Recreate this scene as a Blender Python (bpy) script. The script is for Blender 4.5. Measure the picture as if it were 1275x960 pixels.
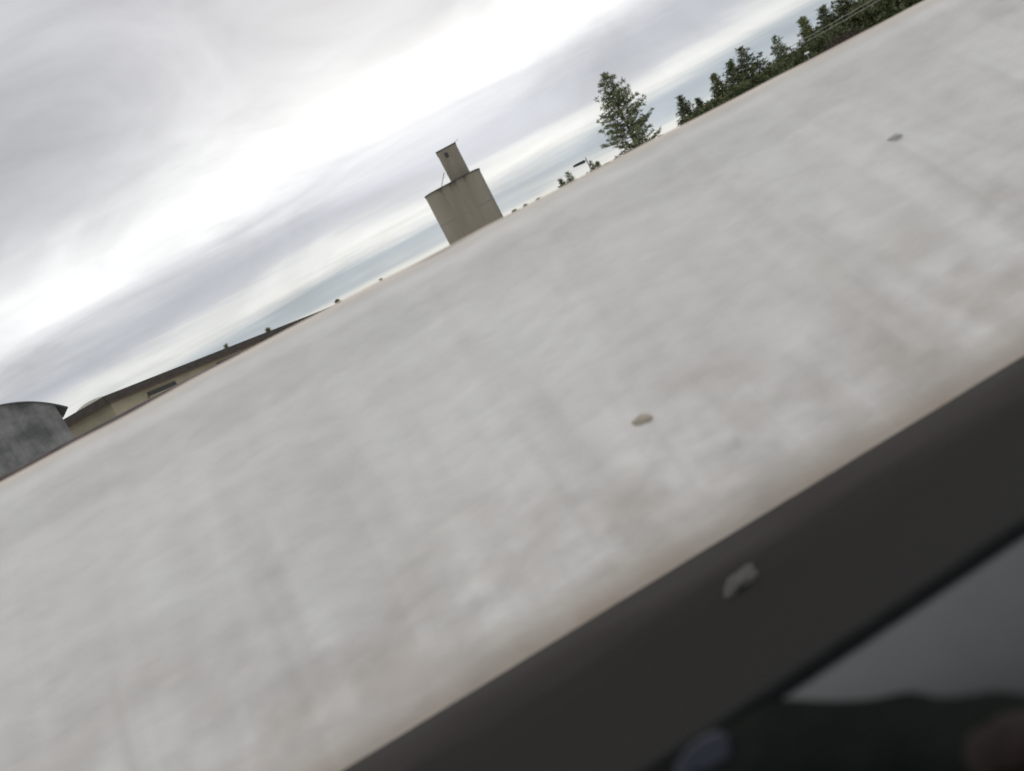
import bpy, bmesh, math, random
from mathutils import Vector, Matrix, noise

for o in list(bpy.data.objects):
    bpy.data.objects.remove(o)
scene = bpy.context.scene
C = scene.collection
random.seed(11)
R_ = math.radians

# ------------------------------------------------------------------ camera
EYE = Vector((0.0, 0.0, 1.4))
FPX = 950.0                      # focal length in pixels of a 1275 wide picture
PITCH = math.atan(140 / FPX)     # looking slightly down
ROLL = R_(27.6)                  # phone held askew at the car window
fw = Vector((0, math.cos(PITCH), -math.sin(PITCH)))
r0 = Vector((1, 0, 0))
u0 = Vector((0, math.sin(PITCH), math.cos(PITCH)))
RX = r0 * math.cos(ROLL) - u0 * math.sin(ROLL)
UX = r0 * math.sin(ROLL) + u0 * math.cos(ROLL)
cam_data = bpy.data.cameras.new("camera")
cam = bpy.data.objects.new("camera", cam_data)
C.objects.link(cam)
M = Matrix((RX, UX, -fw)).transposed().to_4x4()
M.translation = EYE
cam.matrix_world = M
cam_data.sensor_width = 36
cam_data.lens = FPX / 1275 * 36
cam_data.clip_start = 0.02
cam_data.clip_end = 20000
cam_data.dof.use_dof = True
cam_data.dof.focus_distance = 14.0
cam_data.dof.aperture_fstop = cam_data.lens / 29.0
scene.camera = cam

# ------------------------------------------------------------------ sky, sun, exposure
SUN_AZ, SUN_EL = R_(4), R_(30)   # azimuth from +Y towards +X
world = bpy.data.worlds.new("World")
scene.world = world
world.use_nodes = True
nt = world.node_tree
nt.nodes.clear()
N = nt.nodes.new
L = nt.links.new


def mth(op, a, b=None, clamp=False):
    n = N('ShaderNodeMath')
    n.operation = op
    n.use_clamp = clamp
    for i, v in enumerate((a, b)):
        if v is None:
            continue
        if isinstance(v, (int, float)):
            n.inputs[i].default_value = v
        else:
            L(v, n.inputs[i])
    return n.outputs[0]


wout = N('ShaderNodeOutputWorld')
skyt = N('ShaderNodeTexSky')
skyt.sky_type = 'NISHITA'
skyt.sun_disc = False
skyt.sun_elevation = SUN_EL
skyt.sun_rotation = SUN_AZ
bg1 = N('ShaderNodeBackground')
bg1.inputs[1].default_value = 0.1
L(skyt.outputs[0], bg1.inputs[0])
tc = N('ShaderNodeTexCoord')
sep = N('ShaderNodeSeparateXYZ')
L(tc.outputs['Generated'], sep.inputs[0])
zz = mth('MAXIMUM', sep.outputs[2], 0.0)
den = mth('ADD', zz, 0.055)
cx = mth('DIVIDE', sep.outputs[0], den)
cy = mth('DIVIDE', sep.outputs[1], den)
comb = N('ShaderNodeCombineXYZ')
L(mth('MULTIPLY', cx, 0.42), comb.inputs[0])
L(cy, comb.inputs[1])
nz = N('ShaderNodeTexNoise')
nz.inputs['Scale'].default_value = 0.55
nz.inputs['Detail'].default_value = 3
nz.inputs['Roughness'].default_value = 0.5
L(comb.outputs[0], nz.inputs['Vector'])
nz2 = N('ShaderNodeTexNoise')
nz2.inputs['Scale'].default_value = 1.6
nz2.inputs['Detail'].default_value = 7
nz2.inputs['Roughness'].default_value = 0.58
nz2.inputs['Distortion'].default_value = 0.5
L(comb.outputs[0], nz2.inputs['Vector'])
# lower edge of the cloud decks wanders in height
w1 = mth('MULTIPLY', mth('SUBTRACT', nz.outputs[0], 0.5), mth('ADD', 0.028, mth('MULTIPLY', zz, 0.30)))
w2 = mth('MULTIPLY', mth('SUBTRACT', nz2.outputs[0], 0.5), mth('ADD', 0.012, mth('MULTIPLY', zz, 0.22)))
# the decks dip towards the left
xl = mth('MINIMUM', sep.outputs[0], 0.0)
dip = mth('ADD', 1.0, mth('MULTIPLY', mth('MULTIPLY', xl, xl), 1.7))
zw = mth('MULTIPLY', mth('ADD', mth('ADD', sep.outputs[2], w1), w2), dip)
ramp = N('ShaderNodeValToRGB')
L(zw, ramp.inputs[0])
stops = [(0.000, (.80, .79, .76)), (0.052, (.76, .77, .75)), (0.064, (.41, .47, .53)),
         (0.082, (.34, .40, .47)), (0.098, (.74, .75, .74)), (0.112, (.92, .92, .89)),
         (0.130, (.52, .54, .59)), (0.165, (.47, .49, .54)), (0.200, (.80, .80, .81)),
         (0.238, (1.26, 1.26, 1.24)), (0.268, (.96, .96, .95)), (0.315, (.60, .60, .61)),
         (0.41, (.455, .455, .475)), (0.56, (.57, .575, .60)), (0.95, (.98, .98, 1.0))]
els = ramp.color_ramp.elements
while len(els) < len(stops):
    els.new(0.5)
for e, (p, c) in zip(els, stops):
    e.position = p
    e.color = (*c, 1)
ramp.color_ramp.interpolation = 'B_SPLINE'
# soft mottling of the cloud base
mpw = N('ShaderNodeMapping')
mpw.inputs['Scale'].default_value = (1.0, 1.0, 2.6)
L(tc.outputs['Generated'], mpw.inputs[0])
nz3 = N('ShaderNodeTexNoise')
nz3.inputs['Scale'].default_value = 3.4
nz3.inputs['Detail'].default_value = 6
nz3.inputs['Roughness'].default_value = 0.55
nz3.inputs['Distortion'].default_value = 0.7
L(mpw.outputs[0], nz3.inputs['Vector'])
mot = mth('ADD', mth('MULTIPLY', nz2.outputs[0], 0.22), mth('ADD', mth('MULTIPLY', nz3.outputs[0], 0.95), 0.415))
# thinner cloud glows round the hidden sun
dt = N('ShaderNodeVectorMath')
dt.operation = 'DOT_PRODUCT'
L(tc.outputs['Generated'], dt.inputs[0])
dt.inputs[1].default_value = (math.sin(SUN_AZ) * math.cos(SUN_EL), math.cos(SUN_AZ) * math.cos(SUN_EL), math.sin(SUN_EL))
glow = mth('POWER', mth('MAXIMUM', dt.outputs['Value'], 0.0), 8.0)
mot = mth('MULTIPLY', mot, mth('ADD', 0.82, mth('MULTIPLY', glow, 0.30)))
mixc = N('ShaderNodeVectorMath')
mixc.operation = 'SCALE'
L(ramp.outputs[0], mixc.inputs[0])
L(mot, mixc.inputs['Scale'])
bg2 = N('ShaderNodeBackground')
bg2.inputs[1].default_value = 1.12
L(mixc.outputs[0], bg2.inputs[0])
mx = N('ShaderNodeMixShader')
mx.inputs[0].default_value = 0.93
L(bg1.outputs[0], mx.inputs[1])
L(bg2.outputs[0], mx.inputs[2])
L(mx.outputs[0], wout.inputs[0])

sd = bpy.data.lights.new("sun", 'SUN')
sd.energy = 0.9
sd.angle = R_(20)
sd.color = (1, .96, .9)
sun = bpy.data.objects.new("sun", sd)
C.objects.link(sun)
sdir = Vector((math.sin(SUN_AZ) * math.cos(SUN_EL), math.cos(SUN_AZ) * math.cos(SUN_EL), math.sin(SUN_EL)))
sun.rotation_euler = (-sdir).to_track_quat('-Z', 'Y').to_euler()
sun.location = (0, 0, 50)

vs = scene.view_settings
vs.view_transform = 'Standard'
vs.look = 'None'
vs.exposure = 0.0
vs.gamma = 1.0
vs.use_curve_mapping = False
scene.cycles.use_denoising = True
scene.cycles.max_bounces = 6

# ------------------------------------------------------------------ helpers


def ray(px, py):
    return fw + RX * ((px - 637.5) / FPX) + UX * ((480 - py) / FPX)


def at(px, py, Y):               # the place Y metres ahead that this direction meets
    d = ray(px, py)
    return EYE + d * (Y / d.y)


def on_z(px, py, z):
    d = ray(px, py)
    return EYE + d * ((z - EYE.z) / d.z)


def new_mat(name, color, rough=0.85, spec=0.3):
    m = bpy.data.materials.new(name)
    m.use_nodes = True
    b = m.node_tree.nodes['Principled BSDF']
    b.inputs['Base Color'].default_value = (*color, 1)
    b.inputs['Roughness'].default_value = rough
    b.inputs['Specular IOR Level'].default_value = spec
    return m


def noisy_mat(name, c1, c2, scale=3.0, rough=0.85, bump=0.0, stretch=(1, 1, 1), detail=5, spec=0.25, lo=.35, hi=.65, bscale=None, coord='Object'):
    m = new_mat(name, c1, rough, spec)
    t = m.node_tree
    b = t.nodes['Principled BSDF']
    co = t.nodes.new('ShaderNodeTexCoord')
    mp = t.nodes.new('ShaderNodeMapping')
    mp.inputs['Scale'].default_value = stretch
    t.links.new(co.outputs[coord], mp.inputs[0])
    n = t.nodes.new('ShaderNodeTexNoise')
    n.inputs['Scale'].default_value = scale
    n.inputs['Detail'].default_value = detail
    t.links.new(mp.outputs[0], n.inputs['Vector'])
    r = t.nodes.new('ShaderNodeValToRGB')
    r.color_ramp.elements[0].position = lo
    r.color_ramp.elements[1].position = hi
    r.color_ramp.elements[0].color = (*c1, 1)
    r.color_ramp.elements[1].color = (*c2, 1)
    t.links.new(n.outputs[0], r.inputs[0])
    t.links.new(r.outputs[0], b.inputs['Base Color'])
    if bump:
        n2 = t.nodes.new('ShaderNodeTexNoise')
        n2.inputs['Scale'].default_value = bscale or scale * 4
        n2.inputs['Detail'].default_value = 4
        t.links.new(mp.outputs[0], n2.inputs['Vector'])
        bp = t.nodes.new('ShaderNodeBump')
        bp.inputs['Strength'].default_value = bump
        bp.inputs['Distance'].default_value = 0.05
        t.links.new(n2.outputs[0], bp.inputs['Height'])
        t.links.new(bp.outputs[0], b.inputs['Normal'])
    return m


def mesh_obj(name, verts, faces, mat, parent=None, smooth=False, loc=None):
    me = bpy.data.meshes.new(name)
    me.from_pydata([tuple(v) for v in verts], [], faces)
    me.update()
    if mat:
        me.materials.append(mat)
    if smooth:
        me.polygons.foreach_set('use_smooth', [True] * len(me.polygons))
    o = bpy.data.objects.new(name, me)
    C.objects.link(o)
    if parent:
        o.parent = parent
    if loc is not None:
        o.location = loc
    return o


def bm_obj(name, bm, mat, parent=None, smooth=False, loc=None, bevel=0):
    if bevel:
        bmesh.ops.bevel(bm, geom=bm.edges[:], offset=bevel, segments=2, affect='EDGES', profile=0.5)
    me = bpy.data.meshes.new(name)
    bm.normal_update()
    bm.to_mesh(me)
    bm.free()
    me.materials.append(mat)
    if smooth:
        me.polygons.foreach_set('use_smooth', [True] * len(me.polygons))
    o = bpy.data.objects.new(name, me)
    C.objects.link(o)
    if parent:
        o.parent = parent
    if loc is not None:
        o.location = loc
    return o


def box_bm(x0, x1, y0, y1, z0, z1, bm=None):
    bm = bm or bmesh.new()
    vs_ = [bm.verts.new(p) for p in ((x0, y0, z0), (x1, y0, z0), (x1, y1, z0), (x0, y1, z0),
                                     (x0, y0, z1), (x1, y0, z1), (x1, y1, z1), (x0, y1, z1))]
    for f in ((3, 2, 1, 0), (4, 5, 6, 7), (0, 1, 5, 4), (1, 2, 6, 5), (2, 3, 7, 6), (3, 0, 4, 7)):
        bm.faces.new([vs_[i] for i in f])
    return bm


def tube(pts, radii, seg=8, V=None, F=None):
    V = [] if V is None else V
    F = [] if F is None else F
    pts = [Vector(p) for p in pts]
    base = len(V)
    for i, p in enumerate(pts):
        d = (pts[min(i + 1, len(pts) - 1)] - pts[max(i - 1, 0)]).normalized()
        a = d.orthogonal().normalized() if abs(d.z) < .9 else Vector((1, 0, 0))
        a = (a - d * a.dot(d)).normalized()
        b = d.cross(a)
        for k in range(seg):
            t = 2 * math.pi * k / seg
            V.append(p + (a * math.cos(t) + b * math.sin(t)) * radii[i])
    for i in range(len(pts) - 1):
        for k in range(seg):
            k2 = (k + 1) % seg
            F.append((base + i * seg + k, base + i * seg + k2, base + (i + 1) * seg + k2, base + (i + 1) * seg + k))
    F.append(tuple(base + k for k in reversed(range(seg))))
    F.append(tuple(base + (len(pts) - 1) * seg + k for k in range(seg)))
    return V, F


def empty(name, loc, rz=0.0):
    o = bpy.data.objects.new(name, None)
    C.objects.link(o)
    o.location = loc
    o.rotation_euler = (0, 0, rz)
    o.empty_display_size = 0.2
    return o


def tag(o, label=None, cat=None, group=None, kind=None):
    if label:
        o['label'] = label
    if cat:
        o['category'] = cat
    if group:
        o['group'] = group
    if kind:
        o['kind'] = kind
    return o


def fbm(x, y, z=0.0, octv=4):
    return noise.fractal(Vector((x, y, z)), 1.0, 2.0, octv)


# ------------------------------------------------------------------ road frame
G1 = on_z(425, 960, 0.0)
G2 = on_z(1275, 443, 0.0)
A = (G2 - G1).normalized()            # along the road, to the right
B = Vector((-A.y, A.x, 0))            # away from the road
BASE = G1.dot(B)                      # where the snow bank starts


def rd(s, p, z):
    return A * s + B * p + Vector((0, 0, z))


# ------------------------------------------------------------------ ground and road
m_ground = noisy_mat('snowy_ground', (.62, .62, .62), (.72, .72, .71), .15, .9, .3)
g = 9000
ground = mesh_obj('ground', [(-g, -g, -.03), (g, -g, -.03), (g, g, -.03), (-g, g, -.03)], [(0, 1, 2, 3)], m_ground)
tag(ground, 'flat snow covered ground reaching to the horizon', kind='structure')

m_road = new_mat('asphalt', (.035, .034, .033), .8, .2)
t = m_road.node_tree
b = t.nodes['Principled BSDF']
uvn = t.nodes.new('ShaderNodeUVMap')
sp = t.nodes.new('ShaderNodeSeparateXYZ')
t.links.new(uvn.outputs[0], sp.inputs[0])
mpr = t.nodes.new('ShaderNodeMapping')
mpr.inputs['Scale'].default_value = (.9, 5, 1)
t.links.new(uvn.outputs[0], mpr.inputs[0])
n1 = t.nodes.new('ShaderNodeTexNoise')
n1.inputs['Scale'].default_value = 1.3
n1.inputs['Detail'].default_value = 6
t.links.new(mpr.outputs[0], n1.inputs['Vector'])
# grit and melt water carried out of the bank: a stained strip along its foot
ma = t.nodes.new('ShaderNodeMath')
ma.operation = 'MULTIPLY_ADD'
t.links.new(n1.outputs[0], ma.inputs[0])
ma.inputs[1].default_value = .30
t.links.new(sp.outputs[1], ma.inputs[2])
rr = t.nodes.new('ShaderNodeValToRGB')
e = rr.color_ramp.elements
e[0].position = -0.0
e[0].color = (.021, .0195, .0185, 1)
e[1].position = 1.0
e[1].color = (.085, .080, .074, 1)
for p_, c_ in ((.55, (.0245, .0225, .0205)), (.70, (.030, .0275, .025)), (.84, (.057, .051, .045))):
    q = e.new(p_)
    q.color = (*c_, 1)
ma2 = t.nodes.new('ShaderNodeMath')
ma2.operation = 'MULTIPLY_ADD'
t.links.new(ma.outputs[0], ma2.inputs[0])
ma2.inputs[1].default_value = 1.0
ma2.inputs[2].default_value = -0.15
t.links.new(ma2.outputs[0], rr.inputs[0])
n3 = t.nodes.new('ShaderNodeTexNoise')
n3.inputs['Scale'].default_value = 60
n3.inputs['Detail'].default_value = 3
t.links.new(uvn.outputs[0], n3.inputs['Vector'])
mxr = t.nodes.new('ShaderNodeMixRGB')
mxr.blend_type = 'MULTIPLY'
mxr.inputs[0].default_value = .35
t.links.new(rr.outputs[0], mxr.inputs[1])
t.links.new(n3.outputs[0], mxr.inputs[2])
t.links.new(mxr.outputs[0], b.inputs['Base Color'])
bp = t.nodes.new('ShaderNodeBump')
bp.inputs['Strength'].default_value = .35
bp.inputs['Distance'].default_value = .01
t.links.new(n3.outputs[0], bp.inputs['Height'])
t.links.new(bp.outputs[0], b.inputs['Normal'])


def strip_obj(name, p0, p1, z, mat, s0=-300, s1=300):
    o = mesh_obj(name, [rd(s0, p0, z), rd(s1, p0, z), rd(s1, p1, z), rd(s0, p1, z)], [(0, 1, 2, 3)], mat)
    uv = o.data.uv_layers.new(name='UVMap')
    for i, (s, p) in enumerate(((s0, p0), (s1, p0), (s1, p1), (s0, p1))):
        uv.data[i].uv = (s, 1 + (p - BASE))      # 1.0 at the foot of the bank
    return o


road = strip_obj('road', -7.0, BASE + .5, 0.0, m_road)
tag(road, 'dark asphalt road running along the foot of the snow bank', kind='structure')

# ------------------------------------------------------------------ snow bank
CREST_P = BASE + 1.72
dC = ray(560, 304)
CREST_Z = EYE.z + dC.z * (CREST_P / dC.dot(B))
zc = CREST_Z
prof = [(-.02, -.06), (0, .0), (.03, .06), (.09, .13), (.25, .27), (.5, .50), (.8, .79), (1.1, 1.07), (1.35, 1.30), (1.52, zc - .12),
        (1.64, zc - .025), (1.72, zc), (1.85, zc - .012), (2.05, zc - .09), (2.5, zc - .4), (3.2, .75), (4.2, .28), (5.2, -.08)]
# resample the profile by length
pts = []
ln = 0.0
for i in range(len(prof) - 1):
    p0, p1 = Vector(prof[i]), Vector(prof[i + 1])
    dl = (p1 - p0).length
    step = .028 if prof[i][0] < 1.9 else .12
    n = max(1, int(dl / step))
    for k in range(n):
        pts.append((p0.lerp(p1, k / n), ln + dl * k / n))
    ln += dl
pts.append((Vector(prof[-1]), ln))
HC = next(l for q, l in pts if q.x >= 1.72)
m_snow = new_mat('dirty_snow', (.7, .69, .66), .75, .2)
t = m_snow.node_tree
b = t.nodes['Principled BSDF']
uvn = t.nodes.new('ShaderNodeUVMap')
sp = t.nodes.new('ShaderNodeSeparateXYZ')
t.links.new(uvn.outputs[0], sp.inputs[0])


def tn(op, a, bb, clamp=False, tt=t):
    n = tt.nodes.new('ShaderNodeMath')
    n.operation = op
    n.use_clamp = clamp
    for i, v in enumerate((a, bb)):
        if isinstance(v, (int, float)):
            n.inputs[i].default_value = v
        else:
            tt.links.new(v, n.inputs[i])
    return n.outputs[0]


def tnoise(scale, stretch, detail=4, rough=.5, rot=0.0, tt=t, dist=0.0):
    mp = tt.nodes.new('ShaderNodeMapping')
    mp.inputs['Scale'].default_value = stretch
    mp.inputs['Rotation'].default_value = (0, 0, rot)
    tt.links.new(uvn.outputs[0], mp.inputs[0])
    n = tt.nodes.new('ShaderNodeTexNoise')
    n.inputs['Scale'].default_value = scale
    n.inputs['Detail'].default_value = detail
    n.inputs['Roughness'].default_value = rough
    n.inputs['Distortion'].default_value = dist
    tt.links.new(mp.outputs[0], n.inputs['Vector'])
    return n.outputs[0]


def mapr(v, a0, a1, b0, b1, tt=t):
    n = tt.nodes.new('ShaderNodeMapRange')
    n.inputs[1].default_value = a0
    n.inputs[2].default_value = a1
    n.inputs[3].default_value = b0
    n.inputs[4].default_value = b1
    tt.links.new(v, n.inputs[0])
    return n.outputs[0]


def mixrgb(fac, c1, c2, tt=t):
    n = tt.nodes.new('ShaderNodeMixRGB')
    tt.links.new(fac, n.inputs[0])
    for i, c in ((1, c1), (2, c2)):
        if isinstance(c, tuple):
            n.inputs[i].default_value = (*c, 1)
        else:
            tt.links.new(c, n.inputs[i])
    return n.outputs[0]


hv = sp.outputs[1]                       # metres up the face
big = tnoise(.9, (1, .8, 1), 3)
col = mixrgb(mapr(big, .35, .65, 0, 1), (.795, .778, .730), (.785, .776, .742))
streak = tnoise(1.0, (2.7, .42, 1), 2, .5, rot=.04, dist=.9)
lowhalf = mapr(hv, 2.2, .3, .3, 1)
col = mixrgb(tn('MULTIPLY', mapr(streak, .42, .68, 0, .80), lowhalf), col, (.625, .600, .558))
clump = tnoise(4.6, (1.0, 4.2, 1), 4, .6)
col = mixrgb(mapr(clump, .50, .78, 0, .30), col, (.62, .585, .53))
# road dirt: thrown against the foot, and a crust along the crest
low = mapr(hv, 1.25, .1, 0, 1)
dirtn = tnoise(1.6, (1, 1.2, 1), 4, .55)
d1 = tn('MULTIPLY', mapr(dirtn, .42, .64, 0, 1.3), low, True)
col = mixrgb(tn('MULTIPLY', d1, .62), col, (.53, .465, .41))
foot = mapr(tn('ADD', hv, tn('MULTIPLY', tn('SUBTRACT', dirtn, .5), .5)), .22, .0, 0, 1)
col = mixrgb(tn('MULTIPLY', foot, .9), col, (.52, .43, .335))
top = mapr(tn('ADD', hv, tn('MULTIPLY', tn('SUBTRACT', big, .5), .12)), HC - .17, HC - .01, 0, 1)
col = mixrgb(tn('MULTIPLY', top, .85), col, (.57, .485, .40))
t.links.new(col, b.inputs['Base Color'])
fine = tnoise(9, (1, 1.8, 1), 5, .6)
bp = t.nodes.new('ShaderNodeBump')
bp.inputs['Strength'].default_value = .22
bp.inputs['Distance'].default_value = .03
t.links.new(fine, bp.inputs['Height'])
t.links.new(bp.outputs[0], b.inputs['Normal'])

ss = []
s = -4.6
while s < 5.6:
    ss.append(s)
    s += .034
st = .034
while s < 260:
    ss.append(s)
    st *= 1.12
    s += st
s, st = -4.6, .034
left = []
while s > -260:
    st *= 1.12
    s -= st
    left.append(s)
ss = left[::-1] + ss
V, UV = [], []
for s in ss:
    cz = fbm(s * .30, 3.1, 0, 2) * .02 + fbm(s * 1.3, 9.1, 0, 2) * .008 + max(-.07, .020 * min(0, s + .3))
    ft = fbm(s * .8, 21.0, 0, 3) * .008
    for q, l in pts:
        h = l
        k = max(0.0, min(1.0, (HC - l) / .35)) if l < HC else 0.0     # calm crest
        kb = max(0.0, min(1.0, (l - .08) / .3))
        # slumped ridges running down the face, scooped by the plough
        rid = fbm(s * 2.9 + .5 * fbm(s * .7, h * .9, 7, 2), h * .5, 1.7, 3) * (.45 + .55 * max(0, 1 - h / 2.2)) + .5 * fbm(s * .9, h * .8, 4.4, 2)
        lump = fbm(s * 3.4, h * 6.5, 5.5, 4)
        d = k * kb * (rid * .052 + lump * .013)
        blk = fbm(s * 6.0, h * 9.0, 2.2, 3)
        low_ = max(0.0, 1 - l / .9)
        d += k * kb * low_ * max(0, blk - .1) * .06
        p = BASE + q.x - d * .72 + ft * (1 - min(1, l / .8)) + (0 if l < HC else fbm(s * .5, l, 8) * .05)
        z = q.y + d * .55 + cz * min(1, l / HC if l < HC else 1)
        V.append(rd(s, p, z))
        UV.append((s, l))
npt = len(pts)
F = [(i * npt + j, (i + 1) * npt + j, (i + 1) * npt + j + 1, i * npt + j + 1) for i in range(len(ss) - 1) for j in range(npt - 1)]
bank = mesh_obj('snow_bank', V, F, m_snow, smooth=True)
uv = bank.data.uv_layers.new(name='UVMap')
flat = []
for lp in bank.data.loops:
    flat.extend(UV[lp.vertex_index])
uv.data.foreach_set('uv', flat)
tag(bank, 'long dirty white ploughed snow bank beside the dark road', 'snow bank', kind='structure')


from mathutils.bvhtree import BVHTree
bank_tree = BVHTree.FromPolygons(V, F)


def on_bank(px, py, sink=.008):
    """where this direction meets the bank"""
    d = ray(px, py).normalized()
    return bank_tree.ray_cast(EYE, d)[0] + d * sink


def lump(name, loc, size, mat, seed, rz=0.0, sub=3, amp=.4):
    bm = bmesh.new()
    bmesh.ops.create_icosphere(bm, subdivisions=sub, radius=1)
    for v in bm.verts:
        k = 1 + amp * noise.fractal(v.co * 1.4 + Vector((seed, 0, 0)), 1, 2, 3)
        v.co = Vector((v.co.x * size[0] * k, v.co.y * size[1] * k, v.co.z * size[2] * k))
    o = bm_obj(name, bm, mat, smooth=True, loc=loc)
    o.rotation_euler = (0, 0, rz)
    return o


roadang = math.atan2(A.y, A.x)
m_clod = noisy_mat('tan_clod', (.46, .40, .32), (.55, .49, .40), 14, .9, .4)
m_clod2 = noisy_mat('grey_clod', (.50, .50, .465), (.58, .575, .53), 14, .9, .4)
m_chunk = noisy_mat('slush', (.085, .082, .077), (.13, .125, .118), 9, .9, .4)
tag(lump('dirt_clod', on_bank(797, 525, .012), (.060, .03, .026), m_clod, 3, roadang), 'tan brown clod of dirt stuck in the middle of the snow bank', 'dirt clod', 'dirt clods in the snow bank')
tag(lump('dirt_clod', on_bank(1113, 173, .010), (.055, .028, .022), m_clod2, 7, roadang), 'grey clod stuck high on the snow bank below the pine row', 'dirt clod', 'dirt clods in the snow bank')
ch = on_z(922, 722, .008)
tag(lump('snow_chunk', ch, (.085, .045, .022), m_chunk, 5, roadang + .35), 'small lump of grey snow lying on the dark asphalt', 'snow lump')

# dark guard rail peeping over the crest at the left
m_rail = noisy_mat('dark_rail', (.10, .085, .088), (.15, .13, .13), 5, .7)
RP = CREST_P + 2.2
rail = empty('guard_rail', rd(-9, RP, 0))
e0 = EYE + ray(-60, 628) * (RP / ray(-60, 628).dot(B))
e1 = EYE + ray(300, 440) * (RP / ray(300, 440).dot(B))
e0b = EYE + ray(-260, 737) * (RP / ray(-260, 737).dot(B))
off = rail.location
Vv, Ff = tube([e0b - off, e0 - off, e1 - off], [.02, .02, .016], 8)
mesh_obj('rail', Vv, Ff, m_rail, rail)
for k in range(5):
    q = e0b.lerp(e1, k / 4 * .97 + .01)
    Vv, Ff = tube([Vector((q.x, q.y + .07, -.05)) - off, Vector((q.x, q.y + .07, q.z + .0)) - off], [.04, .04], 6)
    mesh_obj('post', Vv, Ff, m_rail, rail)
tag(rail, 'thin dark rail just above the snow bank in front of grey barn', 'rail')

# ------------------------------------------------------------------ grain elevator
m_conc = noisy_mat('concrete', (.245, .220, .168), (.285, .260, .205), .16, .9, .15, (1.4, 1.4, .35), bscale=1.5)
m_conc2 = noisy_mat('head_concrete', (.225, .203, .158), (.27, .248, .198), .3, .9, .1, (1.4, 1.4, .4))
m_joint = new_mat('joint', (.265, .248, .208), .9)
m_roof = new_mat('dark_coping', (.085, .08, .072), .8)
m_win = new_mat('dark_glass', (.045, .045, .045), .4, .3)
m_steel = new_mat('galvanised', (.30, .30, .30), .5)
EY = 244.0
el = at(545, 276, EY)
er = at(611, 239, EY)
ctr = (el + er) / 2
Wd = (er - el).length
ELV = empty('grain_elevator', (ctr.x, EY, 0), -math.atan2(ctr.x, EY))
ztop = (at(530, 247, EY).z + at(596, 210, EY).z) / 2
rad = Wd / 6 * 1.14
sp_ = (Wd - 2 * rad) / 2


def cyl(name, x, y, r, z0, z1, mat, parent, seg=40):
    V_, F_ = tube([(x, y, z0), (x, y, z1)], [r, r], seg)
    o = mesh_obj(name, V_, F_, mat, parent, smooth=False)
    for p in o.data.polygons:
        p.use_smooth = len(p.vertices) == 4
    return o


for row in range(2):
    for k in (-1, 0, 1):
        sl = cyl('silo', k * sp_, row * sp_ + (0.5 if k == 0 and row == 0 else 0), rad, 0, ztop, m_conc, ELV)
        if row == 0:
            cyl('joint_band', k * sp_, (0.5 if k == 0 else 0), rad + .035, ztop - 10.2, ztop - 9.8, m_joint, sl)
# walls closing the gaps between the silos
for k in (-.5, .5):
    bm = box_bm(k * sp_ - sp_ * .32, k * sp_ + sp_ * .32, -rad * .80, sp_, 0, ztop - .02)
    bm_obj('infill_wall', bm, m_conc, ELV)
bm = bmesh.new()
seg = 12
hull = []
for k in (-1, 1):
    for i in range(seg + 1):
        a_ = math.pi * (1.5 if k < 0 else 0) + (-1 if k < 0 else -1) * 0
ring = []
for i in range(seg + 1):
    a_ = math.pi + math.pi / 2 * i / seg
    ring.append((-sp_ + (rad + .18) * math.cos(a_), (rad + .18) * math.sin(a_)))
for i in range(seg + 1):
    a_ = 1.5 * math.pi + math.pi / 2 * i / seg
    ring.append((sp_ + (rad + .18) * math.cos(a_), (rad + .18) * math.sin(a_)))
for i in range(seg + 1):
    a_ = math.pi / 2 * i / seg
    ring.append((sp_ + (rad + .18) * math.cos(a_), sp_ + (rad + .18) * math.sin(a_)))
for i in range(seg + 1):
    a_ = math.pi / 2 + math.pi / 2 * i / seg
    ring.append((-sp_ + (rad + .18) * math.cos(a_), sp_ + (rad + .18) * math.sin(a_)))
Vv = [(x, y, ztop) for x, y in ring] + [(x, y, ztop + .2) for x, y in ring]
nR = len(ring)
Ff = [tuple(reversed(range(nR))), tuple(range(nR, 2 * nR))] + [(i, (i + 1) % nR, nR + (i + 1) % nR, nR + i) for i in range(nR)]
mesh_obj('roof_slab', Vv, Ff, m_roof, ELV)
# headhouse
hl, hr = at(553, 209, EY), at(576, 197, EY)
hw = (hr - hl).length / 2 * 1.03
hx = ((hl + hr) / 2).x - ctr.x
ha = at(541, 191, EY)
hb = at(567, 178, EY)
hz = (ha.z + hb.z) / 2
bm = box_bm(hx - hw, hx + hw, 0.3, 9.5, ztop + .2, hz)
head = bm_obj('headhouse', bm, m_conc2, ELV, bevel=.25)
bm = box_bm(hx - hw - .15, hx + hw + .15, 0.1, 9.7, hz, hz + .22)
bm_obj('roof', bm, m_roof, head)
wp = at(556, 193, EY)
bm = box_bm(wp.x - ctr.x - .55, wp.x - ctr.x + .55, .24, .5, wp.z - .8, wp.z + .8)
wn = bm_obj('window', bm, m_win, head)
for dx in (-.62, .62):
    bm_obj('frame', box_bm(wp.x - ctr.x + dx - .07, wp.x - ctr.x + dx + .07, .2, .45, wp.z - .9, wp.z + .9), m_conc2, head)
Vv, Ff = tube([(hx + hw - .6, 2, hz + .3), (hx + hw + 1.3, 2, hz + .9)], [.09, .05], 6)
mesh_obj('roof_arm', Vv, Ff, m_roof, head)
a0, a1 = at(552.5, 214, EY), at(547, 231, EY)
Vv, Ff = tube([(a0.x - ctr.x, 1.5, a0.z), (a1.x - ctr.x, 1.5, ztop + .3)], [.13, .13], 6)
mesh_obj('spout', Vv, Ff, m_steel, ELV)
tag(ELV, 'tall tan concrete grain elevator with narrow headhouse on top', 'grain elevator')

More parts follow.
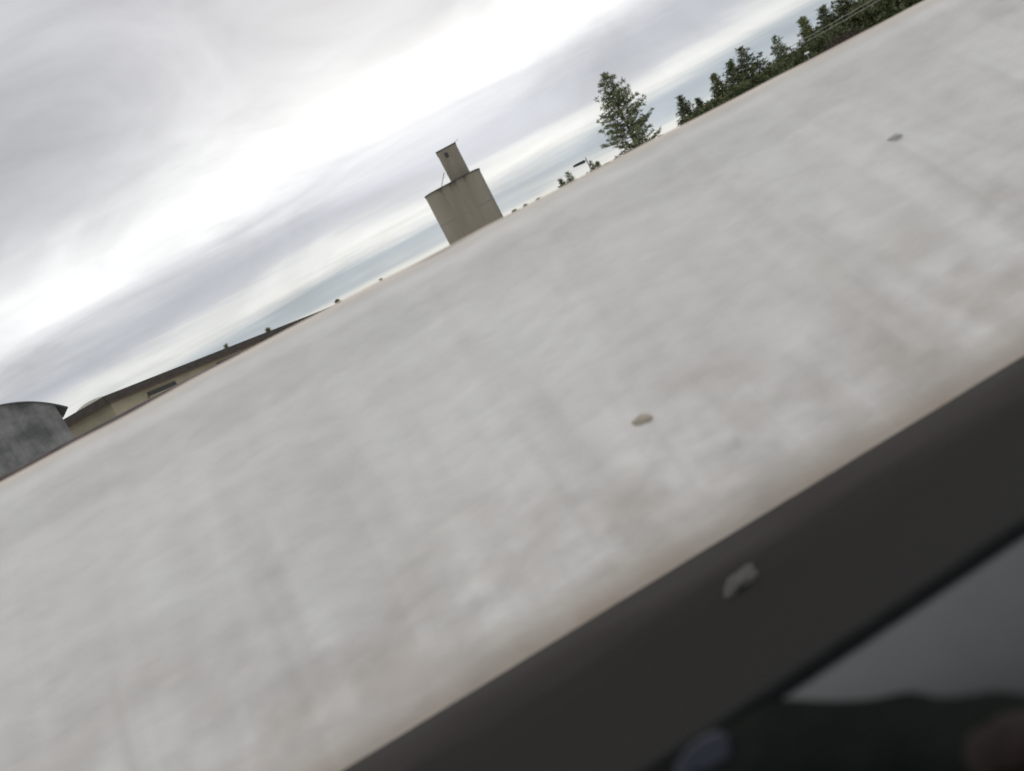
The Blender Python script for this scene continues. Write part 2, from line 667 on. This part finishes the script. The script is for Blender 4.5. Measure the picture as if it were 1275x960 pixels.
# ------------------------------------------------------------------ grey round roofed barn at the left edge
m_gwall = noisy_mat('grey_boards', (.11, .115, .11), (.27, .27, .26), 1.3, .9, .3, (1.0, 1.0, .9), bscale=8, lo=.36, hi=.68)
m_groof = noisy_mat('grey_metal_roof', (.11, .112, .11), (.15, .15, .148), 1.2, .7)
BY = 30.0
eave = at(84, 506, BY)
apex_x = eave.x - 4.0
pA = at(0, 512, BY)
hw_ = 4.0
# elliptical arch through the eave and the point on the picture's left border
rise = 1.25
zeave = eave.z
BR = R_(33)
bx_, by_ = Vector((math.cos(BR), math.sin(BR), 0)), Vector((-math.sin(BR), math.cos(BR), 0))
bo = eave - bx_ * hw_ + by_ * .14
barn = empty('round_barn', (bo.x, bo.y, 0), BR)


def arch(x, over=0.0):
    u = min(1.0, abs(x) / hw_)
    return zeave + rise * (1 - u ** 3.3)


xs = [-hw_ + 2 * hw_ * i / 36 for i in range(37)]
Vv, Ff = [], []
DEP = 3.5
for x in xs:
    z = arch(x)
    Vv += [(x, -.14, z), (x, DEP, z), (x, -.14, z - .05), (x, DEP, z - .05)]
for i in range(36):
    a_ = i * 4
    Ff += [(a_, a_ + 4, a_ + 5, a_ + 1), (a_ + 2, a_ + 3, a_ + 7, a_ + 6), (a_, a_ + 2, a_ + 6, a_ + 4), (a_ + 1, a_ + 5, a_ + 7, a_ + 3)]
Ff += [(0, 1, 3, 2), (144, 146, 147, 145)]
rf = mesh_obj('roof', Vv, Ff, m_groof, barn)
ww = hw_ - .34
bm = bmesh.new()
outline = [(-ww, 0), (ww, 0)] + [(x, arch(x) - .06) for x in reversed(xs) if abs(x) <= ww]
outline.insert(2, (ww, arch(ww) - .06))
outline.append((-ww, arch(ww) - .06))
f0 = [bm.verts.new((x, 0, z)) for x, z in outline]
f1 = [bm.verts.new((x, DEP - .4, z)) for x, z in outline]
bm.faces.new(f0)
bm.faces.new(f1[::-1])
for i in range(len(outline)):
    j = (i + 1) % len(outline)
    bm.faces.new((f0[j], f0[i], f1[i], f1[j]))
wall = bm_obj('wall', bm, m_gwall, barn)
# vertical boards on the end wall
nb = 22
for k in range(nb):
    xa = -ww + 2 * ww * k / nb
    xb = xa + 2 * ww / nb - .005
    pr = .02 + .004 * random.random()
    za = min(arch(xa), arch(xb)) - .13
    bm_obj('board', box_bm(xa, xb, -pr, .01, .1, za), m_gwall, wall)
tag(barn, 'weathered grey barn with rounded roof at the left edge', 'barn')

# ------------------------------------------------------------------ long low building behind it
m_tan = noisy_mat('tan_stucco', (.34, .31, .215), (.40, .365, .26), 1.0, .9, .1)
m_shing = noisy_mat('brown_shingle', (.060, .052, .046), (.085, .073, .063), 2.5, .9, .3, (1, 1, 4))
m_fasc = noisy_mat('brown_fascia', (.085, .060, .042), (.11, .08, .055), 2, .8)
m_cream = noisy_mat('cream_metal', (.50, .49, .42), (.56, .55, .48), 1, .7)
HR = 3.0                                   # roof edge above the eye
c0 = EYE + ray(131, 492.5) * (HR / ray(131, 492.5).z)      # near corner of the roof
c1 = EYE + ray(440, 371) * (HR / ray(440, 371).z)
dirL = (c1 - c0)
dirL.z = 0
LEN = dirL.length
dirL.normalize()
ang = math.atan2(dirL.y, dirL.x) - math.pi / 2           # local +Y runs away along the building
bld = empty('long_building', (c0.x, c0.y, 0), ang)
ZR = c0.z
WB = 9.0                                    # width, to the left
LB = LEN + 2
TH = .40
OV = .16
# sloped shingled band round a flat roof
Vv = [(-WB - OV, -OV, ZR - TH), (OV, -OV, ZR - TH), (OV, LB + OV, ZR - TH), (-WB - OV, LB + OV, ZR - TH),
      (-WB, 0, ZR), (0, 0, ZR), (0, LB, ZR), (-WB, LB, ZR)]
Ff = [(0, 1, 5, 4), (1, 2, 6, 5), (2, 3, 7, 6), (3, 0, 4, 7), (4, 5, 6, 7), (3, 2, 1, 0)]
rf = mesh_obj('roof', Vv, Ff, m_shing, bld)
for q in ((-WB - OV, OV, -OV - .04, -OV, ZR - TH - .05, ZR - TH + .03), (OV, OV + .04, -OV - .04, LB + OV, ZR - TH - .05, ZR - TH + .03)):
    bm_obj('fascia', box_bm(*q), m_fasc, rf)
# shingle courses as raised strips along the long side
for k in range(4):
    z0 = ZR - TH + k * TH / 4
    x0 = OV * (1 - k / 4)
    x1 = OV * (1 - (k + 1) / 4)
    Vv = [(x0 + .02, -.2, z0), (x0 + .02, LB + .2, z0), (x1 + .035, LB + .2, z0 + TH / 4 - .01), (x1 + .035, -.2, z0 + TH / 4 - .01),
          (x0 - .05, -.2, z0), (x0 - .05, LB + .2, z0), (x1 - .05, LB + .2, z0 + TH / 4 - .01), (x1 - .05, -.2, z0 + TH / 4 - .01)]
    mesh_obj('shingle_course', Vv, [(0, 1, 2, 3), (7, 6, 5, 4), (0, 4, 5, 1), (3, 2, 6, 7), (1, 5, 6, 2), (0, 3, 7, 4)], m_shing, rf)
wl = bm_obj('wall', box_bm(-WB + .1, -.1, .1, LB - .1, 0, ZR - TH + .005), m_tan, bld)
m_frame = new_mat('window_frame', (.10, .085, .075), .7)
inv = Matrix.Rotation(-ang, 3, 'Z')


def on_side(px, py):            # meets the long side wall, in local coordinates
    d = ray(px, py)
    nrm = Vector((dirL.y, -dirL.x, 0))
    o_ = Vector((c0.x, c0.y, 0)) + nrm * (-.1)
    tt = (o_ - EYE).dot(nrm) / d.dot(nrm)
    return inv @ (EYE + d * tt - Vector((c0.x, c0.y, 0)))


for (xa, ya, xb, yb) in ((184, 491, 218, 476), (270, 454, 297, 442.5)):
    qa, qb = on_side(xa, ya), on_side(xb, yb)
    z1 = (qa.z + qb.z) / 2 + .08
    z0 = z1 - .22
    wn = bm_obj('window', box_bm(-.16, -.05, qa.y, qb.y, z0, z1), m_frame, bld)
    bm_obj('pane', box_bm(-.1, -.04, qa.y + .06, qb.y - .06, z0 + .05, z1 - .05), m_win, wn)
    bm_obj('sill', box_bm(-.12, .03, qa.y - .1, qb.y + .1, z0 - .07, z0 - .005), m_tan, wn)
tag(bld, 'long low tan building with dark brown roof behind the snow bank', 'building')

# cream rounded roof peeping over it
CYD = 62.0
qa, qb, qt = at(86, 515, CYD), at(141, 488, CYD), at(112, 501.5, CYD)
shed = empty('cream_shed', ((qa.x + qb.x) / 2, CYD, 0), 0)
hwc = (qb.x - qa.x) / 2 * 1.15
zb = min(qa.z, qb.z) - 1.2
rc = qt.z - zb + .12
Vv, Ff = [], []
nA = 20
for i in range(nA + 1):
    a_ = math.pi * i / nA
    x, z = -hwc * math.cos(a_), zb + rc * math.sin(a_) ** .8
    Vv += [(x, 0, z), (x, 10, z)]
for i in range(nA):
    Ff.append((2 * i, 2 * i + 2, 2 * i + 3, 2 * i + 1))
Ff += [tuple(2 * i for i in reversed(range(nA + 1))), tuple(2 * i + 1 for i in range(nA + 1)), (0, 1, 2 * nA + 1, 2 * nA)]
mesh_obj('roof', Vv, Ff, m_cream, shed)
bm_obj('wall', box_bm(-hwc + .05, hwc - .05, .05, 9.95, 0, zb + .3), m_cream, shed)
tag(shed, 'cream rounded roof showing above the dark roof beside grey barn', 'shed')

# ------------------------------------------------------------------ pines
m_bark = noisy_mat('pine_bark', (.10, .065, .045), (.17, .11, .075), 3, .95, .5, (1, 1, .3))


def leaf_mat(name, c1, c2, sc=.6):
    m = noisy_mat(name, c1, c2, sc, .7, 0, detail=3, lo=.38, hi=.62)
    t_ = m.node_tree
    oi = t_.nodes.new('ShaderNodeObjectInfo')
    hs = t_.nodes.new('ShaderNodeHueSaturation')
    mr = t_.nodes.new('ShaderNodeMapRange')
    mr.inputs[3].default_value = .8
    mr.inputs[4].default_value = 1.25
    t_.links.new(oi.outputs['Random'], mr.inputs[0])
    t_.links.new(mr.outputs[0], hs.inputs['Value'])
    b_ = t_.nodes['Principled BSDF']
    src = b_.inputs['Base Color'].links[0].from_socket
    t_.links.new(src, hs.inputs['Color'])
    t_.links.new(hs.outputs[0], b_.inputs['Base Color'])
    return m


m_needle = leaf_mat('pine_needles', (.10, .125, .066), (.20, .22, .12))
m_needle2 = leaf_mat('warm_pine_needles', (.115, .135, .058), (.21, .225, .10))
m_brush = leaf_mat('thicket_leaves', (.068, .088, .038), (.135, .147, .072), .35)
m_twig = noisy_mat('bare_twigs', (.085, .062, .058), (.12, .09, .08), 2, .95)


def rnd_dir(rng, up=.0):
    while True:
        v = Vector((rng.uniform(-1, 1), rng.uniform(-1, 1), rng.uniform(-1, 1)))
        if .05 < v.length < 1:
            v.normalize()
            v.z += up
            return v.normalized()


def make_pine(seed, H, Rad, start=.12, gap=.55, per=5, clump=15, blade=.5, power=.75, needle_w=.13, droop=.0, shape=None):
    rng = random.Random(seed)
    TV, TF = [], []
    tp = []
    n = 9
    lean = (rng.uniform(-.2, .2), rng.uniform(-.2, .2))
    for i in range(n):
        f = i / (n - 1)
        tp.append((lean[0] * f * f, lean[1] * f * f, H * f * .985))
    tube(tp, [max(.03, H * .016 * (1 - f_ / (n - 1)) ** .9) for f_ in range(n)], 7, TV, TF)
    CV, CF = [], []
    z = H * start
    while z < H * .99:
        f = z / H
        prof_ = shape(f) if shape else (1 - f) ** power
        Lb = Rad * prof_ * rng.uniform(.62, 1.12) + .16
        ph = rng.uniform(0, 6.28)
        nbr = per if f < .85 else max(3, per - 2)
        for k in range(nbr):
            if rng.random() < .13:
                continue
            th = ph + 6.283 * k / nbr + rng.uniform(-.4, .4)
            Lk = Lb * rng.uniform(.55, 1.15)
            rise_ = rng.uniform(-.05, .35) - droop * (1 - f)
            d = Vector((math.cos(th), math.sin(th), rise_))
            st_ = Vector((lean[0] * f * f, lean[1] * f * f, z))
            end = st_ + d * Lk
            end.z += .12 * Lk
            if Lk > .8:
                tube([st_, st_.lerp(end, .5) - Vector((0, 0, .04 * Lk)), end], [.012 * Lk + .02, .009 * Lk + .015, .012], 4, TV, TF)
            m_ = max(2, int(Lk / (blade * 1.15)) + 1)
            for c in range(m_):
                fr = .28 + .72 * (c + rng.random() * .6) / m_
                ctr_ = st_.lerp(end, min(1.05, fr)) + rnd_dir(rng) * blade * .45 * (.3 + fr)
                for q in range(clump):
                    v = rnd_dir(rng, .35)
                    ln_ = blade * rng.uniform(.6, 1.2)
                    sd_ = v.cross(rnd_dir(rng)).normalized() * needle_w * rng.uniform(.6, 1.3)
                    b0_ = ctr_ + rnd_dir(rng) * blade * .28
                    i0 = len(CV)
                    CV.extend((b0_ - sd_ * .5, b0_ + sd_ * .5, b0_ + v * ln_ + sd_ * .25, b0_ + v * ln_ - sd_ * .25))
                    CF.append((i0, i0 + 1, i0 + 2, i0 + 3))
        z += gap * rng.uniform(.7, 1.3)
    # leader tuft
    for q in range(clump * 2):
        v = rnd_dir(rng, .9)
        sd_ = v.cross(rnd_dir(rng)).normalized() * needle_w
        b0_ = Vector((lean[0], lean[1], H * rng.uniform(.955, .985)))
        i0 = len(CV)
        CV.extend((b0_ - sd_ * .5, b0_ + sd_ * .5, b0_ + v * blade * .9, b0_ + v * blade * .85))
        CF.append((i0, i0 + 1, i0 + 2, i0 + 3))
    return TV, TF, CV, CF


def mk_mesh(name, V_, F_, mat):
    me = bpy.data.meshes.new(name)
    me.from_pydata([tuple(v) for v in V_], [], F_)
    me.materials.append(mat)
    me.update()
    return me


def pine_meshes(seed, mat, **kw):
    TV, TF, CV, CF = make_pine(seed, **kw)
    return mk_mesh('trunk', TV, TF, m_bark), mk_mesh('crown', CV, CF, mat)


def place_tree(meshes, H0, px, py, Y, label, group, wide=1.0, rz=0.0, name='pine_tree'):
    p = at(px, py, Y)
    r = empty(name, (p.x, p.y, 0), rz)
    k = p.z / H0
    r.scale = (k * wide, k * wide, k)
    for nm, me in zip(('trunk', 'crown'), meshes):
        o = bpy.data.objects.new(nm, me)
        C.objects.link(o)
        o.parent = r
    tag(r, label, 'tree', group)
    return r


# the lone tall ponderosa
H0 = 25.0
lone = pine_meshes(5, m_needle, H=H0, Rad=7.6, start=.2, gap=.50, per=6, clump=9, blade=.55, power=.62, needle_w=.16)
place_tree(lone, H0, 751, 93, 147, 'tall lone pine with airy crown, left of the pine row', 'pines beyond the snow bank', 1.3)

GR = 'pines beyond the snow bank'
v1 = pine_meshes(21, m_needle, H=18, Rad=5.4, start=.1, gap=.36, per=7, clump=8, blade=.46, power=.85, needle_w=.14)
v2 = pine_meshes(22, m_needle2, H=18, Rad=6.0, start=.1, gap=.36, per=7, clump=8, blade=.46, power=.85, needle_w=.15)
v3 = pine_meshes(23, m_needle, H=18, Rad=6.6, start=.08, gap=.50, per=7, clump=7, blade=.46, power=.85, needle_w=.15, droop=.12)
v4 = pine_meshes(24, m_needle2, H=18, Rad=6.6, start=.05, gap=.36, per=8, clump=8, blade=.46, power=.7, needle_w=.16)
row = [
    (v1, 846, 119, 150, 1.0, 'narrow dark pine, first of the row right of the lone pine'),
    (v1, 868, 122, 158, 1.1, 'short pine, second of the row right of the lone pine'),
    (v2, 889, 92, 152, .95, 'rounded green pine, third of the row right of the lone pine'),
    (v1, 907, 76, 156, 1.25, 'dense pine close behind the pale layered pine in the row'),
    (v3, 921, 58, 150, 1.2, 'broad pale layered pine, tallest at the middle of the row'),
    (v3, 964, 44, 150, .85, 'pine with open layered branches right of the gap in the row'),
    (v2, 999, 22, 150, .95, 'pointed green pine right of the open layered pine'),
    (v1, 1023, 8, 152, 1.2, 'olive green pine standing left of the bushy pine at top edge'),
    (v4, 1046, -10, 150, .95, 'bushy green pine cut off by the top edge of the picture'),
    (v2, 1073, -14, 156, 1.0, 'green pine cut off by the top edge, right of the bushy one'),
    (v4, 1108, -22, 150, 1.0, 'dark pine in the corner where the row meets the top edge'),
]
for i, (mh, px, py, Y, wd, lab) in enumerate(row):
    place_tree(mh, 18, px, py, Y, lab, GR, wd * 1.5, i * 1.7)

GS = 'small distant pines on the skyline'
small = [
    (v3, 705, 214, 240, .8, 'small open pine left of the dark lamp head'),
    (v1, 697, 223, 250, 1.0, 'tiny pine at the left of the small clump under the lamp'),
    (v3, 733.5, 200, 235, .75, 'small dark pine touching the lamp head'),
    (v2, 742, 202, 245, .8, 'small pine on the right of the lamp head'),
    (v1, 755, 204, 240, 1.6, 'low tree between the lamp and the lone tall pine'),
    (v2, 640, 261.5, 420, 1.2, 'tiny treetop at the right foot of the grain elevator'),
    (v2, 653, 255, 420, .9, 'tiny dot of a treetop midway between elevator and lamp'),
    (v1, 669, 247.5, 420, 1.2, 'tiny dark treetop nearest the small clump under the lamp'),
    (v1, 280, 429, 260, .8, 'tiny pine tip above the long roof, leftmost of four'),
    (v2, 332, 409, 260, .8, 'tiny pine tip above the long roof, second from left'),
    (v2, 420, 373, 260, 1.0, 'tiny pine tip above the far end of the long roof'),
    (v1, 474, 347, 260, .8, 'tiny treetop on the bare crest left of the elevator'),
]
for i, (mh, px, py, Y, wd, lab) in enumerate(small):
    place_tree(mh, 18, px, py, Y, lab, GS, wd * 1.6, i * 2.3)

# thicket filling the foot of the row: one mass
rng = random.Random(77)
CV, CF = [], []


def thick_top(px):                                   # picture height of the mass
    return None


for i in range(1500):
    px = rng.uniform(852, 1190)
    base = 305 - (px - 560) * .5265                  # crest of the bank in the picture
    hgt = (2 + (17 if px < 1030 else 26) * max(0, min(1, (px - 860) / 190))) * (.55 + .9 * (.5 + .5 * noise.noise(Vector((px * .035, 4.2, 0)))))
    Y = rng.uniform(143, 160)
    p = at(px, base - rng.uniform(-8, hgt), Y)
    sz = rng.uniform(.35, .8)
    for q in range(20):
        c = p + rnd_dir(rng) * sz * rng.random() * 1.3
        v = rnd_dir(rng, .3)
        sd_ = v.cross(rnd_dir(rng)).normalized() * .16
        i0 = len(CV)
        CV.extend((c - sd_, c + sd_, c + v * .5 + sd_ * .5, c + v * .5 - sd_ * .5))
        CF.append((i0, i0 + 1, i0 + 2, i0 + 3))
for i in range(900):                                 # stems down to the ground
    px = rng.uniform(852, 1190)
    p = at(px, 305 - (px - 560) * .5265 - 4, rng.uniform(145, 158))
    d = Vector((rng.uniform(-.05, .05), 0, 0))
    i0 = len(CV)
    CV.extend(((p.x - .06, p.y, 0), (p.x + .06, p.y, 0), (p.x + .05 + d.x, p.y, p.z), (p.x - .05 + d.x, p.y, p.z)))
    CF.append((i0, i0 + 1, i0 + 2, i0 + 3))
th = mesh_obj('thicket', CV, CF, m_brush)
tag(th, 'dense low green thicket filling the foot of the pine row', 'thicket', kind='stuff')

# bare purple brown bush
CV, CF = [], []
bp0 = at(1044, 46, 141)
for i in range(420):
    st_ = Vector((rng.gauss(0, 1.1), rng.gauss(0, .5), 0))
    hh = (bp0.z + rng.uniform(-2.2, .7))
    en = Vector((st_.x * 1.9 + rng.gauss(0, .6), rng.gauss(0, .8), hh))
    tube([st_, st_.lerp(en, .6) + Vector((rng.gauss(0, .15), 0, 0)), en], [.045, .03, .012], 3, CV, CF)
bush = mesh_obj('bare_bush', CV, CF, m_twig, loc=(bp0.x, bp0.y, 0))
tag(bush, 'leafless purple brown bush in front of the pine row', 'bush')

# ------------------------------------------------------------------ street lamp, wires, sign
m_dark = new_mat('lamp_metal', (.03, .032, .034), .5)
LY = 90.0
l0, l1 = at(714.5, 208.5, LY), at(728, 201, LY)
lamp = empty('street_lamp', (l1.x + .25, LY, 0))
ox = lamp.location.x
hd = bmesh.new()
box_bm(l0.x - ox, l1.x - ox, -.25, .25, l0.z - .12, l0.z + .22, hd)
for v in hd.verts:                                    # shoe box tapering to the tip
    if v.co.x < (l0.x + l1.x) / 2 - ox and v.co.z < l0.z:
        v.co.z += .10
bm_obj('lamp_head', hd, m_dark, lamp, bevel=.04)
Vv, Ff = tube([(0, 0, 0), (0, 0, l0.z * .6), (0, 0, l1.z + .35)], [.11, .085, .06], 8)
mesh_obj('pole', Vv, Ff, m_steel, lamp)
Vv, Ff = tube([(0, 0, l1.z + .05), (l1.x - ox - .03, 0, l1.z - .03)], [.05, .05], 6)
mesh_obj('arm', Vv, Ff, m_dark, lamp)
tag(lamp, 'street lamp with dark oblong head left of the lone pine', 'street lamp')

m_wire = new_mat('pale_cable', (.28, .28, .25), .5)
WY0, WY1 = 148.0, 118.0
wl0, wr0 = at(984, 58.5, WY0), at(1190, -62, WY1)
pole = empty('utility_pole', (wl0.x, wl0.y + .2, 0))
Vv, Ff = tube([(0, 0, 0), (0, 0, wl0.z + .15)], [.16, .11], 8)
m_pole = noisy_mat('pole_wood', (.12, .095, .07), (.17, .14, .11), 2, .9)
mesh_obj('post', Vv, Ff, m_pole, pole)
bm_obj('crossarm', box_bm(-.5, .5, -.26, -.12, wl0.z - .55, wl0.z - .42), m_pole, pole)
tag(pole, 'brown wooden utility pole among the pines holding two cables', 'pole')
for dz, lab in ((0, 'upper of two pale cables strung in front of the pine row'), (-.62, 'lower of two pale cables strung in front of the pine row')):
    P = []
    for i in range(17):
        f = i / 16
        q = wl0.lerp(wr0, f)
        q.z += dz - .5 * f * (1 - f) 
        P.append(q)
    Vv, Ff = tube(P, [.05] * 17, 5)
    tag(mesh_obj('cable', Vv, Ff, m_wire), lab, 'cable', 'cables before the pines')

m_white = new_mat('white_paint', (.75, .77, .80), .5)
sg = at(1004.5, 66, 120)
sgn = empty('road_sign', (sg.x, sg.y, 0))
Vv, Ff = tube([(0, .05, 0), (0, .05, sg.z)], [.05, .05], 6)
mesh_obj('post', Vv, Ff, m_steel, sgn)
bm_obj('panel', box_bm(-.38, .38, -.03, .02, sg.z - .12, sg.z + .14), m_white, sgn, bevel=.01)
tag(sgn, 'small pale sign panel low among the pines above the snow', 'sign')

# ------------------------------------------------------------------ the car door below the camera
m_rub = noisy_mat('black_rubber', (.007, .0075, .0075), (.010, .011, .011), 20, .8, spec=.08)
m_panel = noisy_mat('grey_door_plastic', (.073, .078, .079), (.082, .087, .087), 9, .7, .15, bscale=160, spec=.12)
m_paint = new_mat('dark_car_paint', (.02, .022, .024), .3, .5)
HS = .44                                   # sill height
w0, w1 = on_z(960, 867, HS), on_z(1275, 657, HS)
sdirv = (w1 - w0).normalized()
sin_ = Vector((sdirv.y, -sdirv.x, 0))      # towards the camera
door = empty('car_door', w0 + sin_ * .05 + Vector((0, 0, -HS)))
og = door.location.copy()
S0, S1 = w0 - sdirv * .75, w0 + sdirv * .95
V_, F_ = tube([S0 - og, w0 - og, S1 - og], [.02] * 3, 12)
mesh_obj('weather_strip', V_, F_, m_rub, door, smooth=True)
# inner panel: rolls from the strip towards the cabin and down
pr = [(.012, -.004), (.04, .004), (.09, .004), (.15, -.004), (.21, -.022), (.26, -.055), (.29, -.11), (.30, -.25), (.295, -.5)]
Vv, Ff = [], []
ns = 24
for i in range(ns + 1):
    q = S0.lerp(S1, i / ns)
    for a_, b_ in pr:
        Vv.append(q + sin_ * a_ + Vector((0, 0, b_)) - og)
for i in range(ns):
    for j in range(len(pr) - 1):
        k = len(pr)
        Ff.append((i * k + j, i * k + j + 1, (i + 1) * k + j + 1, (i + 1) * k + j))
mesh_obj('inner_panel', Vv, Ff, m_panel, door, smooth=True)
pr = [(.0, -.012), (-.02, -.05), (-.035, -.2), (-.03, -.5)]
Vv, Ff = [], []
for i in range(ns + 1):
    q = S0.lerp(S1, i / ns)
    for a_, b_ in pr:
        Vv.append(q + sin_ * a_ + Vector((0, 0, b_)) - og)
for i in range(ns):
    for j in range(3):
        Ff.append((i * 4 + j, (i + 1) * 4 + j, (i + 1) * 4 + j + 1, i * 4 + j + 1))
mesh_obj('outer_panel', Vv, Ff, m_paint, door, smooth=True)
tag(door, 'grey car door top with black rubber window strip, lower right corner', 'car door')

# dark lumpy cloth lying on the door top
m_cloth = noisy_mat('dark_green_cloth', (.0045, .0065, .0055), (.008, .010, .0085), 9, .95, .5, bscale=60, spec=.04)
m_brown = noisy_mat('brown_cloth', (.012, .0075, .006), (.016, .010, .008), 9, .95, .4, bscale=60)
m_blue = noisy_mat('blue_grey_plastic', (.020, .023, .036), (.025, .029, .045), 12, .55)
cont = [(740, 1003), (790, 972), (850, 938), (900, 906), (940, 878), (962, 868), (985, 867), (1010, 868), (1040, 869), (1065, 868), (1085, 867), (1103, 863),
        (1118, 859), (1130, 857), (1142, 858), (1154, 862), (1170, 865), (1195, 864), (1215, 860), (1232, 857), (1250, 857), (1268, 860), (1290, 864), (1330, 866), (1370, 862)]


def slant(px, py, z):            # distance along the direction to height z
    return (z - EYE.z) / ray(px, py).z


rows = [(-6, -.07, .075), (-3, -.02, .035), (0, .0, .0), (14, .012, -.012), (34, .02, -.03), (62, .025, -.05), (100, .02, -.08), (150, .0, -.12), (220, -.05, -.18)]
# (pixel step downwards, lift, move along the line of sight)
Vv, Ff = [], []
og2 = EYE + ray(1100, 900) * slant(1100, 900, HS)
for i, (px, py) in enumerate(cont):
    tb = slant(px, py, HS + .022)
    py = py - 1
    for j, (dy, lift, dep) in enumerate(rows):
        q = EYE + ray(px, py + max(dy, 0)) * slant(px, py + max(dy, 0), HS + .022 + min(.03, dy * .0006) - max(0, dy - 110) * .0012)
        if dy < 0:
            q = EYE + ray(px, py) * tb + Vector((0, 0, lift)) + B * (-dep * .2)
        else:
            q += Vector((0, 0, 1)) * .012 * fbm(px * .02, j * .8, 3.0, 3) * min(1, j - 2)
        Vv.append(q - og2)
k = len(rows)
for i in range(len(cont) - 1):
    for j in range(k - 1):
        Ff.append((i * k + j, i * k + j + 1, (i + 1) * k + j + 1, (i + 1) * k + j))
cl = mesh_obj('cloth_bundle', Vv, Ff, m_cloth, smooth=True, loc=og2)
sm = cl.modifiers.new('sub', 'SUBSURF')
sm.levels = sm.render_levels = 1
tag(cl, 'dark green black cloth bundle with bumpy edge on grey car door', 'cloth')
bq = EYE + ray(1250, 928) * (slant(1245, 925, HS + .022) - .05)
bpz = lump('brown_pouch', bq, (.06, .04, .02), m_brown, 4, roadang)
tag(bpz, 'faint brown soft pouch on the dark cloth at the right edge', 'pouch')
lq = EYE + ray(880, 945) * (slant(880, 938, HS + .022) - .05)
lid = empty('plastic_lid', lq)
nrm = -ray(880, 945).normalized()
ax = (RX - nrm * RX.dot(nrm)).normalized()
ay = nrm.cross(ax)
outl = [(-38, -30), (-34, -6), (-20, 10), (-2, 22), (16, 28), (25, 24), (29, -5), (33, -34), (10, -60), (-28, -60)]
kk = (lq - EYE).length / FPX
Vv = [(ax * x + ay * y) * kk for x, y in outl] + [(ax * x * .9 + ay * y * .9) * kk + nrm * .008 for x, y in outl] + [(ax * x + ay * y) * kk - nrm * .02 for x, y in outl]
n_ = len(outl)
Ff = [tuple(range(n_, 2 * n_))] + [(i, (i + 1) % n_, n_ + (i + 1) % n_, n_ + i) for i in range(n_)] + [(2 * n_ + i, 2 * n_ + (i + 1) % n_, (i + 1) % n_, i) for i in range(n_)] + [tuple(reversed(range(2 * n_, 3 * n_)))]
mesh_obj('cover', Vv, Ff, m_blue, lid, smooth=False)
bmk = bmesh.new()
bmesh.ops.create_uvsphere(bmk, u_segments=16, v_segments=10, radius=13 * kk)
bm_obj('knob', bmk, m_rub, lid, smooth=True, loc=(ax * -8 + ay * -22) * kk + nrm * .004)
tag(lid, 'rounded blue grey plastic lid in the dark cloth at bottom edge', 'lid')
